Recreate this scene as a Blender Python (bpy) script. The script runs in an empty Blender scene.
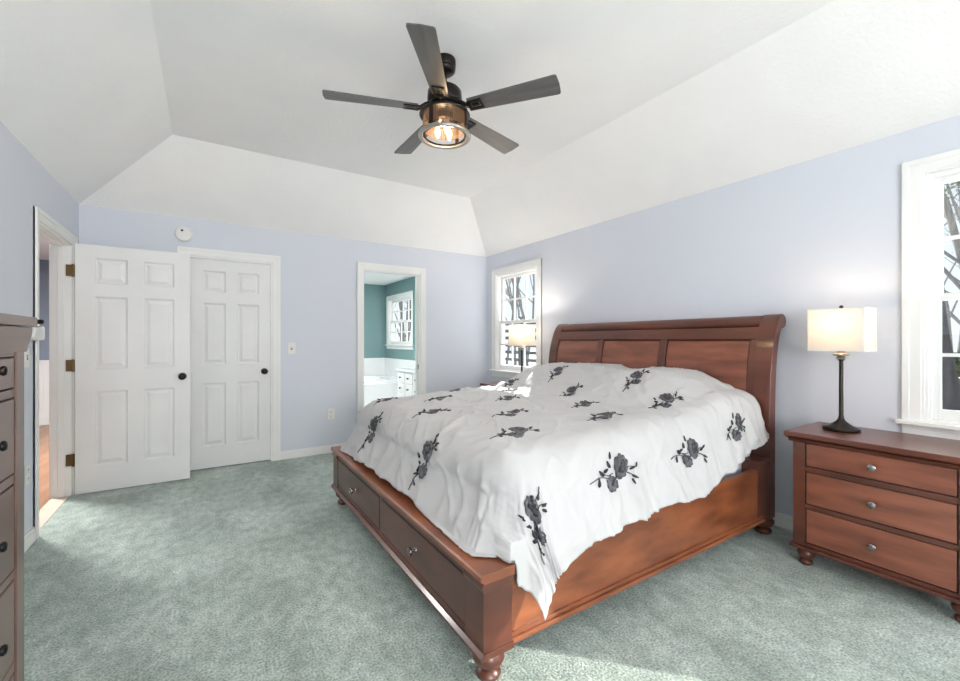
import bpy, bmesh, math, random
from mathutils import Vector, Matrix, Euler
PI = math.pi
random.seed(7)
C = bpy.context.scene
COL = C.collection

# ------------------------------------------------------------------ camera
XL, XR, YB, YF = -.90, 3.177, 4.77, -2.40         # room faces
HW, HC, TA = 2.36, 2.843, .671                     # wall height, tray height, tray inset
cam_d = bpy.data.cameras.new('camera'); cam = bpy.data.objects.new('camera', cam_d); COL.objects.link(cam)
cam_d.sensor_fit = 'HORIZONTAL'; cam_d.sensor_width = 36; cam_d.lens = 36*423/960
cam_d.clip_start = .02; cam_d.clip_end = 300
cam.location = (0, 0, 1.226); cam.rotation_euler = (PI/2, 0, -math.radians(32.8))
C.camera = cam

# ------------------------------------------------------------------ world, sun, fill lamps
C.view_settings.view_transform = 'Standard'; C.view_settings.look = 'None'
C.view_settings.gamma = 1; C.view_settings.use_curve_mapping = False
C.view_settings.exposure = 0.78
C.cycles.use_denoising = True
C.cycles.max_bounces = 12; C.cycles.diffuse_bounces = 8; C.cycles.transparent_max_bounces = 16
C.cycles.caustics_reflective = False; C.cycles.caustics_refractive = False
C.cycles.sample_clamp_indirect = 6
w = bpy.data.worlds.new('sky'); C.world = w; w.use_nodes = True
nt = w.node_tree; nt.nodes.clear()
wo = nt.nodes.new('ShaderNodeOutputWorld'); bg = nt.nodes.new('ShaderNodeBackground')
tc = nt.nodes.new('ShaderNodeTexCoord'); sp = nt.nodes.new('ShaderNodeSeparateXYZ'); rp = nt.nodes.new('ShaderNodeValToRGB')
nt.links.new(tc.outputs['Generated'], sp.inputs[0]); nt.links.new(sp.outputs[2], rp.inputs[0])
rp.color_ramp.elements[0].color = (.93, .96, 1, 1); rp.color_ramp.elements[0].position = .0
rp.color_ramp.elements[1].color = (.62, .78, 1, 1); rp.color_ramp.elements[1].position = .7
nt.links.new(rp.outputs[0], bg.inputs[0]); bg.inputs[1].default_value = .72
nt.links.new(bg.outputs[0], wo.inputs[0])

def lamp(kind, name, loc, target=None, energy=10, color=(1, 1, 1), **kw):
    d = bpy.data.lights.new(name, kind); d.energy = energy; d.color = color
    for k, v in kw.items(): setattr(d, k, v)
    o = bpy.data.objects.new(name, d); COL.objects.link(o); o.location = loc
    if target is not None:
        o.rotation_euler = (Vector(target)-Vector(loc)).to_track_quat('-Z', 'Y').to_euler()
    return o
SUN = Vector((-1.0, -1.1, -.90)).normalized()
lamp('SUN', 'sun', Vector((0, 0, 0))-SUN*20, (0, 0, 0), 12.0, (1, .95, .87), angle=.009)
# area fill lamps added outside the windows to even out and brighten the room
lamp('AREA', 'fill_front_a', (.05, YF-.16, 1.5), (-.5, 3, 3.0), 90, (1, .965, .945), shape='RECTANGLE', size=1.2, size_y=1.3)
lamp('AREA', 'fill_front_b', (2.15, YF-.16, 1.5), (1.6, 3, 2.6), 5, (1, .965, .945), shape='RECTANGLE', size=1.4, size_y=1.3)
lamp('AREA', 'fill_side', (XR+.20, -1.26, 1.5), (-1, .6, 2.5), 42, (1, .965, .945), shape='RECTANGLE', size=.9, size_y=1.3)
lamp('AREA', 'fill_far_window', (XR+1.1, 4.9, 2.9), (1.2, 2.6, .6), 130, (.97, .98, 1), shape='RECTANGLE', size=1.2, size_y=1.2)
# spot lamp added outside an unseen window to cast the bright carpet patch
gl = Vector((-.70, .70, -.60)).normalized()
lamp('SPOT', 'carpet_patch_spot', Vector((XR, -1.30, 1.55))-gl*9, (XR, -1.30, 1.55), 7000, (1, .95, .87), spot_size=math.radians(6.6), spot_blend=.1, shadow_soft_size=.03)
lamp('AREA', 'bathroom_fill', (1.7, 6.6, 2.36), (1.7, 6.6, 0), 34, (1, .98, .95), shape='RECTANGLE', size=1.2, size_y=1.2)  # added fill lamp brightening the bathroom; no fixture is modelled
lamp('AREA', 'hall_fill', (-1.9, 5.6, 2.3), (-1.9, 5.6, 0), 90, (1, .98, .95), shape='RECTANGLE', size=.5, size_y=.5)  # added lamp that only lifts the dark hall

# ------------------------------------------------------------------ materials
MATS = {}
def mat(name, col, rough=.6, metal=0, col2=None, nscale=6, stretch=(1, 1, 1), bump=0, bscale=None, coat=0, emit=0, detail=4, lo=.35, hi=.65, spec=.5, wear=None):
    m = bpy.data.materials.new(name); m.use_nodes = True; n = m.node_tree; b = n.nodes['Principled BSDF']
    b.inputs['Roughness'].default_value = rough; b.inputs['Metallic'].default_value = metal
    b.inputs['Coat Weight'].default_value = coat; b.inputs['Coat Roughness'].default_value = .15
    b.inputs['Specular IOR Level'].default_value = spec
    t = n.nodes.new('ShaderNodeTexCoord'); mp = n.nodes.new('ShaderNodeMapping'); mp.inputs['Scale'].default_value = stretch
    n.links.new(t.outputs['Object'], mp.inputs[0])
    nz = n.nodes.new('ShaderNodeTexNoise'); nz.inputs['Scale'].default_value = nscale; nz.inputs['Detail'].default_value = detail
    n.links.new(mp.outputs[0], nz.inputs['Vector'])
    r = n.nodes.new('ShaderNodeValToRGB'); c2 = col2 or tuple(c*.94 for c in col)
    r.color_ramp.elements[0].color = (*c2, 1); r.color_ramp.elements[1].color = (*col, 1)
    r.color_ramp.elements[0].position = lo; r.color_ramp.elements[1].position = hi
    n.links.new(nz.outputs['Fac'], r.inputs[0]); n.links.new(r.outputs[0], b.inputs['Base Color'])
    if bump:
        nb = n.nodes.new('ShaderNodeTexNoise'); nb.inputs['Scale'].default_value = bscale or nscale*8; nb.inputs['Detail'].default_value = 3
        n.links.new(mp.outputs[0], nb.inputs['Vector'])
        bu = n.nodes.new('ShaderNodeBump'); bu.inputs['Strength'].default_value = bump; bu.inputs['Distance'].default_value = .01
        n.links.new(nb.outputs['Fac'], bu.inputs['Height']); n.links.new(bu.outputs[0], b.inputs['Normal'])
    if emit:
        b.inputs['Emission Color'].default_value = (*col, 1); b.inputs['Emission Strength'].default_value = emit
    MATS[name] = m; return m
M = MATS
mat('wall_paint', (.655, .685, .757), .9, col2=(.645, .675, .747), nscale=1.5)
mat('ceiling_paint', (.90, .89, .885), .95, col2=(.88, .87, .865), nscale=3, bump=.25, bscale=60)
mat('white_trim', (.84, .84, .83), .45, nscale=2)
mat('white_door', (.80, .80, .80), .5, nscale=2, bump=.03, bscale=90)
mat('teal_paint', (.20, .32, .325), .8, nscale=2)
mat('white_tile', (.86, .87, .87), .25, nscale=2)
mat('porcelain', (.86, .87, .88), .12, nscale=2, coat=.5)
mat('hall_paint', (.24, .285, .35), .8, nscale=2)
mat('hall_wood', (.40, .22, .12), .35, col2=(.28, .14, .075), nscale=3, stretch=(6, .6, 1))
mat('beige_threshold', (.62, .53, .43), .6)
mat('outlet_plastic', (.80, .79, .77), .4)
mat('dark_slot', (.03, .03, .03), .6)
mat('bronze', (.035, .028, .024), .28, metal=.85, nscale=8)
mat('brass_hinge', (.16, .10, .045), .35, metal=.9)
mat('black_metal', (.014, .014, .015), .38, metal=.6)
mat('fan_bronze', (.026, .022, .020), .32, metal=.8)
mat('brushed_nickel', (.46, .42, .38), .3, metal=.95)
mat('fan_blade', (.12, .115, .112), .36, col2=(.09, .086, .084), nscale=4, stretch=(1, 8, 1), spec=.5)
mat('copper_mesh', (.30, .19, .12), .4, metal=.7)
mat('knob_pewter', (.30, .28, .27), .25, metal=.95)
mat('cherry', (.17, .048, .026), .34, col2=(.050, .014, .009), nscale=2.2, stretch=(1, .9, 3.5), coat=.35, bump=.02, bscale=40, lo=.25, hi=.75, detail=6)
mat('cherry_lit', (.34, .112, .064), .36, col2=(.11, .032, .018), nscale=3.2, stretch=(1, .8, 5), coat=.35, lo=.25, hi=.75, detail=6)  # lighter copy of the cherry, colouring in brighter light on drawers and panels
mat('cherry_rail', (.37, .115, .044), .36, col2=(.11, .031, .014), nscale=5, stretch=(.7, 1, 2.4), coat=.3, lo=.25, hi=.75, detail=7)  # lighter, oranger copy of the cherry; light on rails and cap coloured in
mat('dresser_wood', (.17, .095, .072), .36, col2=(.095, .048, .036), nscale=2.4, stretch=(1, .8, 4), coat=.5, lo=.25, hi=.75, detail=6)
mat('groove', (.018, .009, .007), .6)
mat('duvet_cotton', (.545, .54, .545), .9, col2=(.52, .515, .52), nscale=3, bump=.12, bscale=26)
mat('print_dark', (.018, .018, .022), .9, col2=(.05, .05, .056), nscale=60)
mat('print_grey', (.15, .15, .165), .9, col2=(.045, .045, .052), nscale=45, lo=.3, hi=.7)
mat('mattress_fabric', (.60, .66, .76), .85)
mat('bark_dark', (.05, .05, .055), .9, col2=(.025, .025, .028), nscale=5, stretch=(3, 3, .6), bump=.5, bscale=12)
mat('bark', (.24, .22, .21), .9, col2=(.13, .12, .11), nscale=5, stretch=(3, 3, .6), bump=.5, bscale=12)
mat('pine_needles', (.10, .13, .05), .8, col2=(.03, .045, .022), nscale=5)
mat('fence_wood', (.105, .11, .11), .8, col2=(.07, .073, .072), nscale=4)
mat('ground_snow', (.66, .66, .67), .95, col2=(.42, .41, .40), nscale=.35, lo=.42, hi=.55, bump=.3)
mat('bulb_glow', (1.0, .60, .26), .4, emit=5)
mat('ember_glow', (1.0, .62, .30), .4, emit=5)
# carpet: cut pile with fine grain, footprints and vacuum patches
m = bpy.data.materials.new('carpet'); m.use_nodes = True; n = m.node_tree; b = n.nodes['Principled BSDF']; M['carpet'] = m
b.inputs['Roughness'].default_value = 1; b.inputs['Specular IOR Level'].default_value = .1; b.inputs['Sheen Weight'].default_value = .3
t = n.nodes.new('ShaderNodeTexCoord')
def noi(s, d=3, st=(1, 1, 1)):
    mp = n.nodes.new('ShaderNodeMapping'); mp.inputs['Scale'].default_value = st
    n.links.new(t.outputs['Object'], mp.inputs[0])
    z = n.nodes.new('ShaderNodeTexNoise'); z.inputs['Scale'].default_value = s; z.inputs['Detail'].default_value = d
    n.links.new(mp.outputs[0], z.inputs['Vector']); return z
def ramp(src, a, b_, p0, p1):
    r = n.nodes.new('ShaderNodeValToRGB'); r.color_ramp.elements[0].color = (*a, 1); r.color_ramp.elements[1].color = (*b_, 1)
    r.color_ramp.elements[0].position = p0; r.color_ramp.elements[1].position = p1
    n.links.new(src.outputs['Fac'], r.inputs[0]); return r
def mul(a, b_):
    x = n.nodes.new('ShaderNodeMix'); x.data_type = 'RGBA'; x.blend_type = 'MULTIPLY'; x.inputs[0].default_value = 1
    n.links.new(a.outputs[0] if a.bl_idname != 'ShaderNodeMix' else a.outputs[2], x.inputs[6])
    n.links.new(b_.outputs[0], x.inputs[7]); return x
base = ramp(noi(1.7, 5, (1.6, 1, 1)), (.300, .365, .322), (.535, .615, .565), .30, .66)
grain = ramp(noi(110, 3), (.48, .51, .50), (1.36, 1.36, 1.36), .30, .70)
mid = ramp(noi(13, 5, (1.5, 1, 1)), (.74, .76, .76), (1.14, 1.13, 1.13), .32, .68)
mm = mul(mul(base, grain), mid); n.links.new(mm.outputs[2], b.inputs['Base Color'])
bu = n.nodes.new('ShaderNodeBump'); bu.inputs['Strength'].default_value = .8; bu.inputs['Distance'].default_value = .01
n.links.new(noi(110, 3).outputs['Fac'], bu.inputs['Height']); n.links.new(bu.outputs[0], b.inputs['Normal'])
# window glass: clear sheet with a faint reflection
m = bpy.data.materials.new('window_glass'); m.use_nodes = True; n = m.node_tree; n.nodes.clear(); M['window_glass'] = m
o_ = n.nodes.new('ShaderNodeOutputMaterial'); mx = n.nodes.new('ShaderNodeMixShader'); tr = n.nodes.new('ShaderNodeBsdfTransparent'); gs = n.nodes.new('ShaderNodeBsdfGlossy')
tr.inputs[0].default_value = (.95, .97, .97, 1); gs.inputs['Roughness'].default_value = .02; mx.inputs[0].default_value = .07
n.links.new(tr.outputs[0], mx.inputs[1]); n.links.new(gs.outputs[0], mx.inputs[2]); n.links.new(mx.outputs[0], o_.inputs[0])
# lamp shade linen: lets the bulb glow through
m = bpy.data.materials.new('shade_linen'); m.use_nodes = True; n = m.node_tree; n.nodes.clear(); M['shade_linen'] = m
o_ = n.nodes.new('ShaderNodeOutputMaterial'); mx = n.nodes.new('ShaderNodeMixShader'); tr = n.nodes.new('ShaderNodeBsdfTranslucent'); gs = n.nodes.new('ShaderNodeBsdfDiffuse')
t = n.nodes.new('ShaderNodeTexCoord'); z = n.nodes.new('ShaderNodeTexNoise'); z.inputs['Scale'].default_value = 220
n.links.new(t.outputs['Object'], z.inputs[0]); r = n.nodes.new('ShaderNodeValToRGB')
r.color_ramp.elements[0].color = (.80, .76, .70, 1); r.color_ramp.elements[1].color = (.86, .83, .78, 1); n.links.new(z.outputs['Fac'], r.inputs[0])
n.links.new(r.outputs[0], tr.inputs[0]); n.links.new(r.outputs[0], gs.inputs[0]); mx.inputs[0].default_value = .5
n.links.new(gs.outputs[0], mx.inputs[1]); n.links.new(tr.outputs[0], mx.inputs[2]); n.links.new(mx.outputs[0], o_.inputs[0])

# ------------------------------------------------------------------ mesh helpers
def tag(o, label=None, cat=None, group=None, kind=None):
    if label: o['label'] = label
    if cat: o['category'] = cat
    if group: o['group'] = group
    if kind: o['kind'] = kind
    return o
def empty(name, loc=(0, 0, 0), rz=0, **kw):
    o = bpy.data.objects.new(name, None); COL.objects.link(o); o.location = loc; o.rotation_euler = (0, 0, rz)
    o.empty_display_size = .1
    return tag(o, **kw)
class MB:
    def __init__(s): s.bm = bmesh.new(); s.mi = 0
    def _f(s, vs):
        try: f = s.bm.faces.new(vs); f.material_index = s.mi; return f
        except ValueError: return None
    def box(s, x0, x1, y0, y1, z0, z1):
        if x0 > x1: x0, x1 = x1, x0
        if y0 > y1: y0, y1 = y1, y0
        v = [s.bm.verts.new(p) for p in ((x0,y0,z0),(x1,y0,z0),(x1,y1,z0),(x0,y1,z0),(x0,y0,z1),(x1,y0,z1),(x1,y1,z1),(x0,y1,z1))]
        for q in ((3,2,1,0),(4,5,6,7),(0,1,5,4),(1,2,6,5),(2,3,7,6),(3,0,4,7)): s._f([v[i] for i in q])
        return s
    def lathe(s, prof, cx=0, cy=0, cz=0, n=24, axis='z', sx=1, sy=1):
        rings = []
        for r, z in prof:
            ring = []
            if r < 1e-5: r = 1e-5
            for k in range(n):
                a = 2*PI*k/n; p = (r*math.cos(a)*sx, r*math.sin(a)*sy, z)
                if axis == 'x': p = (p[2], p[0], p[1])
                elif axis == 'y': p = (p[0], p[2], p[1])
                ring.append(s.bm.verts.new((p[0]+cx, p[1]+cy, p[2]+cz)))
            rings.append(ring)
        for a, b2 in zip(rings, rings[1:]):
            for k in range(n): s._f([a[k], a[(k+1) % n], b2[(k+1) % n], b2[k]])
        s._f(rings[0][::-1]); s._f(rings[-1])
        return s
    def tube(s, pts, rad, n=8):
        pts = [Vector(p) for p in pts]
        if not hasattr(rad, '__len__'): rad = [rad]*len(pts)
        rings = []; up = None
        for i, p in enumerate(pts):
            d = (pts[min(i+1, len(pts)-1)]-pts[max(i-1, 0)]).normalized()
            if up is None: up = Vector((0, 0, 1)) if abs(d.z) < .9 else Vector((1, 0, 0))
            a = d.cross(up).normalized(); b2 = d.cross(a).normalized(); up = a.cross(d)
            rings.append([s.bm.verts.new(p+(a*math.cos(2*PI*k/n)+b2*math.sin(2*PI*k/n))*rad[i]) for k in range(n)])
        for a, b2 in zip(rings, rings[1:]):
            for k in range(n): s._f([a[k], a[(k+1) % n], b2[(k+1) % n], b2[k]])
        s._f(rings[0][::-1]); s._f(rings[-1])
        return s
    def ring(s, R, r, z, n=40, m=8, cx=0, cy=0, hz=None):
        hz = hz or r; rs = []
        for k in range(n):
            a = 2*PI*k/n
            rs.append([s.bm.verts.new((cx+(R+r*math.cos(b))*math.cos(a), cy+(R+r*math.cos(b))*math.sin(a), z+hz*math.sin(b))) for b in [2*PI*j/m for j in range(m)]])
        for k in range(n):
            for j in range(m): s._f([rs[k][j], rs[(k+1) % n][j], rs[(k+1) % n][(j+1) % m], rs[k][(j+1) % m]])
        return s
    def prism(s, poly, a0, a1, axis='y'):
        """poly = closed outline in the two other axes, extruded from a0 to a1 along axis"""
        def P(p, a): return {'y': (p[0], a, p[1]), 'x': (a, p[0], p[1]), 'z': (p[0], p[1], a)}[axis]
        A = [s.bm.verts.new(P(p, a0)) for p in poly]; B = [s.bm.verts.new(P(p, a1)) for p in poly]; n = len(poly)
        for k in range(n): s._f([A[k], A[(k+1) % n], B[(k+1) % n], B[k]])
        s._f(A[::-1]); s._f(B); return s
    def build(s, name, m, parent=None, bevel=0, smooth=False, loc=None, solid=0, **kw):
        bmesh.ops.recalc_face_normals(s.bm, faces=s.bm.faces)
        me = bpy.data.meshes.new(name); s.bm.to_mesh(me); s.bm.free()
        for q in (m if isinstance(m, (list, tuple)) else [m]): me.materials.append(M[q])
        if smooth:
            for p in me.polygons: p.use_smooth = True
            try: me.set_sharp_from_angle(angle=math.radians(40))
            except Exception: pass
        o = bpy.data.objects.new(name, me); COL.objects.link(o); o.parent = parent
        if loc: o.location = loc
        if bevel:
            bv = o.modifiers.new('bevel', 'BEVEL'); bv.width = bevel; bv.segments = 2; bv.limit_method = 'ANGLE'; bv.angle_limit = math.radians(50)
        return tag(o, **kw)
def copy_tree(o, parent=None):
    c = o.copy(); COL.objects.link(c); c.parent = parent
    for ch in [x for x in bpy.data.objects if x.parent == o]: copy_tree(ch, c)
    return c
def root_tri(mb): return mb

# ------------------------------------------------------------------ structure: shell
def wall(name, a0, a1, t0, t1, z1, holes, axis, m):
    """wall running along axis ('x'/'y') from a0 to a1, thickness t0..t1; holes = (s0, s1, zlo, zhi)"""
    mb = MB(); cur = a0
    def bx(s0, s1, zl, zh):
        if s1-s0 < 1e-4 or zh-zl < 1e-4: return
        if axis == 'x': mb.box(s0, s1, t0, t1, zl, zh)
        else: mb.box(t0, t1, s0, s1, zl, zh)
    for (s0, s1, zl, zh) in sorted(holes):
        bx(cur, s0, 0, z1); bx(s0, s1, 0, zl); bx(s0, s1, zh, z1); cur = s1
    bx(cur, a1, 0, z1)
    return mb.build(name, m, kind='structure')
WIN_NEAR = (-.34, .603, .80, 2.10); WIN_SIDE = (-1.84, -.92, .80, 2.10); WIN_FAR = (3.72, 4.53, .845, 2.07)  # WIN_SIDE is an unseen opening, added to let the spot and side fill in
BATHDOOR = (1.487, 2.20, 0, 2.045); CLOSET = (-.158, .555, 0, 2.015); HALLDOOR = (3.735, 4.57, 0, 1.985)
wall('wall_right', YF-.12, YB+.12, XR, XR+.13, HW, [WIN_SIDE, WIN_NEAR, WIN_FAR], 'y', 'wall_paint')
wall('wall_back', XL-.12, XR, YB, YB+.12, HW, [CLOSET, BATHDOOR], 'x', 'wall_paint')
wall('wall_left', YF-.12, YB, XL-.12, XL, HW, [HALLDOOR], 'y', 'wall_paint')
FWIN = [(-.62, .72, .80, 2.10), (1.45, 2.85, .80, 2.10)]  # unseen front windows, added so light reaches the room evenly
wall('wall_front', XL, XR, YF-.12, YF, HW, FWIN, 'x', 'wall_paint')
MB().box(XL-.02, XR, YF, YB+.005, -.1, 0).build('floor', 'carpet', kind='structure')
# tray ceiling
mb = MB()
def ringv(d, z): return [mb.bm.verts.new(p) for p in ((XL-d, YF-d, z), (XR+d, YF-d, z), (XR+d, YB+d, z), (XL-d, YB+d, z))]
rs = [ringv(.14, HW), ringv(0, HW), ringv(-TA, HC), ]
up = [ringv(.14, HC+.12)]
for a, b2 in zip(rs, rs[1:]):
    for k in range(4): mb._f([a[k], a[(k+1) % 4], b2[(k+1) % 4], b2[k]])
mb._f(rs[-1])
for k in range(4): mb._f([rs[0][k], rs[0][(k+1) % 4], up[0][(k+1) % 4], up[0][k]])
mb._f(up[0])
mb.build('ceiling', 'ceiling_paint', kind='structure')
# baseboards
def baseboard(name, x0, x1, y0, y1, segs=None):
    mb = MB()
    for s in segs or [(x0, x1, y0, y1)]:
        mb.box(*s, 0, .068); a = list(s)
        c = .004 if (a[1]-a[0]) < (a[3]-a[2]) else 0
        d = .004 if c == 0 else 0
        if name.endswith('right'): mb.box(a[0]+.005, a[1], a[2], a[3], .068, .085)
        elif name.endswith('left'): mb.box(a[0], a[1]-.005, a[2], a[3], .068, .085)
        elif name.endswith('back'): mb.box(a[0], a[1], a[2]+.005, a[3], .068, .085)
        else: mb.box(a[0], a[1], a[2], a[3]-.005, .068, .085)
    return mb.build(name, 'white_trim', kind='structure', bevel=.002)
baseboard('baseboard_right', XR-.014, XR, YF, YB)
baseboard('baseboard_back', 0, 0, 0, 0, [(.631, 1.418, YB-.014, YB), (2.27, XR-.014, YB-.014, YB), (XL, -.234, YB-.014, YB)])
baseboard('baseboard_left', 0, 0, 0, 0, [(XL, XL+.014, YF, 3.665), (XL, XL+.014, 4.64, YB)])
baseboard('baseboard_front', XL, XR, YF, YF+.014)

# ---- generic casing around an opening, local frame: x along the wall, y into the wall, z up
def place(o, side, s0):
    if side == 'right': o.location = (XR, s0, 0); o.rotation_euler.z = -PI/2
    elif side == 'back': o.location = (s0, YB, 0)
    elif side == 'left': o.location = (XL, s0, 0); o.rotation_euler.z = PI/2
    else: o.location = (s0, YF, 0); o.rotation_euler.z = PI
    return o
def casing_mb(W, z0, z1, cw=.085, y=-.018, floor=False):
    mb = MB(); zb = 0 if floor else z0
    for (d0, d1, t) in ((0, cw, .62), (.012, cw-.02, .85), (cw-.028, cw, 1.15)):
        yy = y*t
        mb.box(-d1, -d0, yy, 0, zb, z1+d1); mb.box(W+d0, W+d1, yy, 0, zb, z1+d1); mb.box(-d0, W+d0, yy, 0, z1+d0, z1+d1)
    return mb
def window(name, side, s0, W, z0, z1, cols=3, rows=2, thick=.13, sashes=2, cw=.085, inner=True):
    r = empty(name, kind='structure'); place(r, side, s0)
    casing_mb(W, z0, z1, cw).build('window_casing', 'white_trim', r, bevel=.0015)
    mb = MB(); t = .014
    mb.box(0, t, 0, thick, z0, z1).box(W-t, W, 0, thick, z0, z1).box(t, W-t, 0, thick, z1-t, z1).box(t, W-t, 0, thick, z0, z0+.012)
    mb.box(t, t+.010, .012, .03, z0, z1).box(W-t-.010, W-t, .012, .03, z0, z1)
    mb.build('window_frame', 'white_trim', r, bevel=.0015)
    MB().box(-cw-.02, W+cw+.02, -.048, .0, z0-.022, z0).box(0, W, 0, .06, z0-.02, z0+.004).build('window_sill', 'white_trim', r, bevel=.004)
    mb = MB().box(-cw, W+cw, -.016, 0, z0-.085, z0-.022).box(-cw, W+cw, -.022, 0, z0-.040, z0-.022); mb.build('window_apron', 'white_trim', r, bevel=.002)
    zm = (z0+z1)/2; st = .036
    for k, (za, zb, ya) in enumerate(((zm-.015, z1-t, .062), (z0+.012, zm+.02, .026))[:sashes] if sashes == 2 else ((z0+.012, z1-t, .05),)):
        mb = MB(); xa, xb = t+.002, W-t-.002; bt = .055 if k == 1 else .035; tp = .035
        mb.box(xa, xa+st, ya, ya+.034, za, zb).box(xb-st, xb, ya, ya+.034, za, zb)
        mb.box(xa+st, xb-st, ya, ya+.034, za, za+bt).box(xa+st, xb-st, ya, ya+.034, zb-tp, zb)
        s = mb.build('sash', 'white_trim', r, bevel=.002)
        gx0, gx1, gz0, gz1 = xa+st, xb-st, za+bt, zb-tp
        MB().box(gx0, gx1, ya+.015, ya+.019, gz0, gz1).build('glass_pane', 'window_glass', s)
        mb = MB(); mw = .009
        for i in range(1, cols):
            x = gx0+(gx1-gx0)*i/cols; mb.box(x-mw, x+mw, ya+.006, ya+.028, gz0, gz1)
        for j in range(1, rows):
            z = gz0+(gz1-gz0)*j/rows; mb.box(gx0, gx1, ya+.0065, ya+.0275, z-mw, z+mw)
        mb.build('muntin', 'white_trim', s)
        if k == 1:
            MB().box(W/2-.03, W/2+.03, ya-.004, ya+.02, zb, zb+.012).lathe([(.012, 0), (.012, .012)], W/2, ya+.01, zb+.012, 12).build('sash_lock', 'white_trim', s)
    return r
window('window_1', 'right', WIN_FAR[1], WIN_FAR[1]-WIN_FAR[0], WIN_FAR[2], WIN_FAR[3])
window('window_2', 'right', WIN_NEAR[1], WIN_NEAR[1]-WIN_NEAR[0], WIN_NEAR[2], WIN_NEAR[3], cw=.085)
window('window_3', 'front', FWIN[0][1], FWIN[0][1]-FWIN[0][0], FWIN[0][2], FWIN[0][3], thick=.12)  # this and the next are unseen windows added for the front fill lamps
window('window_4', 'front', FWIN[1][1], FWIN[1][1]-FWIN[1][0], FWIN[1][2], FWIN[1][3], thick=.12, cols=4)
window('window_5', 'right', WIN_SIDE[1], WIN_SIDE[1]-WIN_SIDE[0], WIN_SIDE[2], WIN_SIDE[3], cols=1, rows=1)  # unseen window added as the way in for the carpet spot

# ---- six-panel doors, local frame: x 0..W, faces at y=0 and y=T
def door_leaf(W, H, T=.035):
    mb = MB(); st = .112*W/.75; ms = .10*W/.75
    xs = [0, st, (W-ms)/2, (W+ms)/2, W-st, W]; zs = [0, .205, .81, .985, 1.575, 1.675, 1.885, H]
    for y, sg in ((0, 1), (T, -1)):
        for i in range(5):
            for j in range(7):
                x0, x1, z0, z1 = xs[i], xs[i+1], zs[j], zs[j+1]
                if i in (1, 3) and j in (1, 3, 5):
                    prev = None
                    for ins, dep in ((0, 0), (.006, .004), (.013, .014), (.022, .014), (.048, .002)):
                        q = [mb.bm.verts.new((a, y+sg*dep, c)) for a, c in ((x0+ins, z0+ins), (x1-ins, z0+ins), (x1-ins, z1-ins), (x0+ins, z1-ins))]
                        if prev:
                            for k in range(4): mb._f([prev[k], prev[(k+1) % 4], q[(k+1) % 4], q[k]])
                        prev = q
                    mb._f(prev)
                else:
                    mb._f([mb.bm.verts.new(p) for p in ((x0, y, z0), (x1, y, z0), (x1, y, z1), (x0, y, z1))])
    for a, b2 in (((0, 0), (0, H)), ((0, H), (W, H)), ((W, H), (W, 0)), ((W, 0), (0, 0))):
        mb._f([mb.bm.verts.new(p) for p in ((a[0], 0, a[1]), (b2[0], 0, b2[1]), (b2[0], T, b2[1]), (a[0], T, a[1]))])
    bmesh.ops.remove_doubles(mb.bm, verts=mb.bm.verts, dist=1e-5)
    return mb
def knob(parent, x, y, z, sg):
    prof = [(.031, 0), (.031, .004), (.027, .008), (.012, .010), (.010, .030), (.014, .036), (.025, .042), (.029, .052), (.027, .062), (.018, .069), (0, .071)]
    return MB().lathe([(r, sg*h) for r, h in prof], x, y, z, 24, 'y').build('door_knob', 'bronze', parent, smooth=True)
# open entry door, standing at right angles to the left wall
d = empty('door_1', (-.878, 4.535, .008), 0, kind='structure')
W1 = .749
door_leaf(W1, 1.985).build('door_leaf', 'white_door', d)
knob(d, W1-.055, 0, .905, -1); knob(d, W1-.055, .035, .905, 1)
MB().box(W1-.001, W1+.002, .006, .029, .875, .935).build('latch_plate', 'brushed_nickel', d)
for z in (.275, 1.02, 1.77):
    MB().box(-.055, -.003, .008, .033, z-.045, z+.045).lathe([(.008, z-.05), (.008, z+.05)], -.012, .0, 0, 12).build('hinge', 'brass_hinge', d, smooth=True)
# closet door, closed
d = empty('door_2', (CLOSET[0]+.014, YB+.022, .010), 0, kind='structure')
W2 = CLOSET[1]-CLOSET[0]-.028
door_leaf(W2, 1.990).build('door_leaf', 'white_door', d)
knob(d, W2-.055, 0, .905, -1)
def frame_trim(name, side, s0, W, z1, thick, cw, both=False, stop=None):
    r = empty(name, kind='structure'); place(r, side, s0)
    casing_mb(W, 0, z1, cw, floor=True).build('casing', 'white_trim', r, bevel=.0015)
    t = .014
    mb = MB().box(0, t, .0, thick, 0, z1).box(W-t, W, .0, thick, 0, z1).box(t, W-t, .0, thick, z1-t, z1)
    if stop:
        mb.box(t, t+.011, stop, stop+.035, 0, z1-t).box(W-t-.011, W-t, stop, stop+.035, 0, z1-t).box(t, W-t, stop, stop+.035, z1-t-.011, z1-t)
    mb.build('jamb', 'white_trim', r, bevel=.0015)
    if both:
        mb = casing_mb(W, 0, z1, cw, floor=True)
        for v in mb.bm.verts: v.co.y = thick-v.co.y
        mb.build('casing', 'white_trim', r, bevel=.0015)
    return r
frame_trim('trim_1', 'left', HALLDOOR[0], HALLDOOR[1]-HALLDOOR[0], HALLDOOR[3], .12, .068, True, .045)
frame_trim('trim_2', 'back', CLOSET[0], CLOSET[1]-CLOSET[0], CLOSET[3], .12, .075, False, .060)
frame_trim('trim_3', 'back', BATHDOOR[0], BATHDOOR[1]-BATHDOOR[0], BATHDOOR[3], .12, .068, True, .05)
# strike plate on the bathroom jamb
MB().box(BATHDOOR[1]-.016, BATHDOOR[1]-.0135, YB+.02, YB+.045, .87, .93).build('strike_plate', 'brass_hinge', tag(empty('trim_4', kind='structure')))

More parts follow.
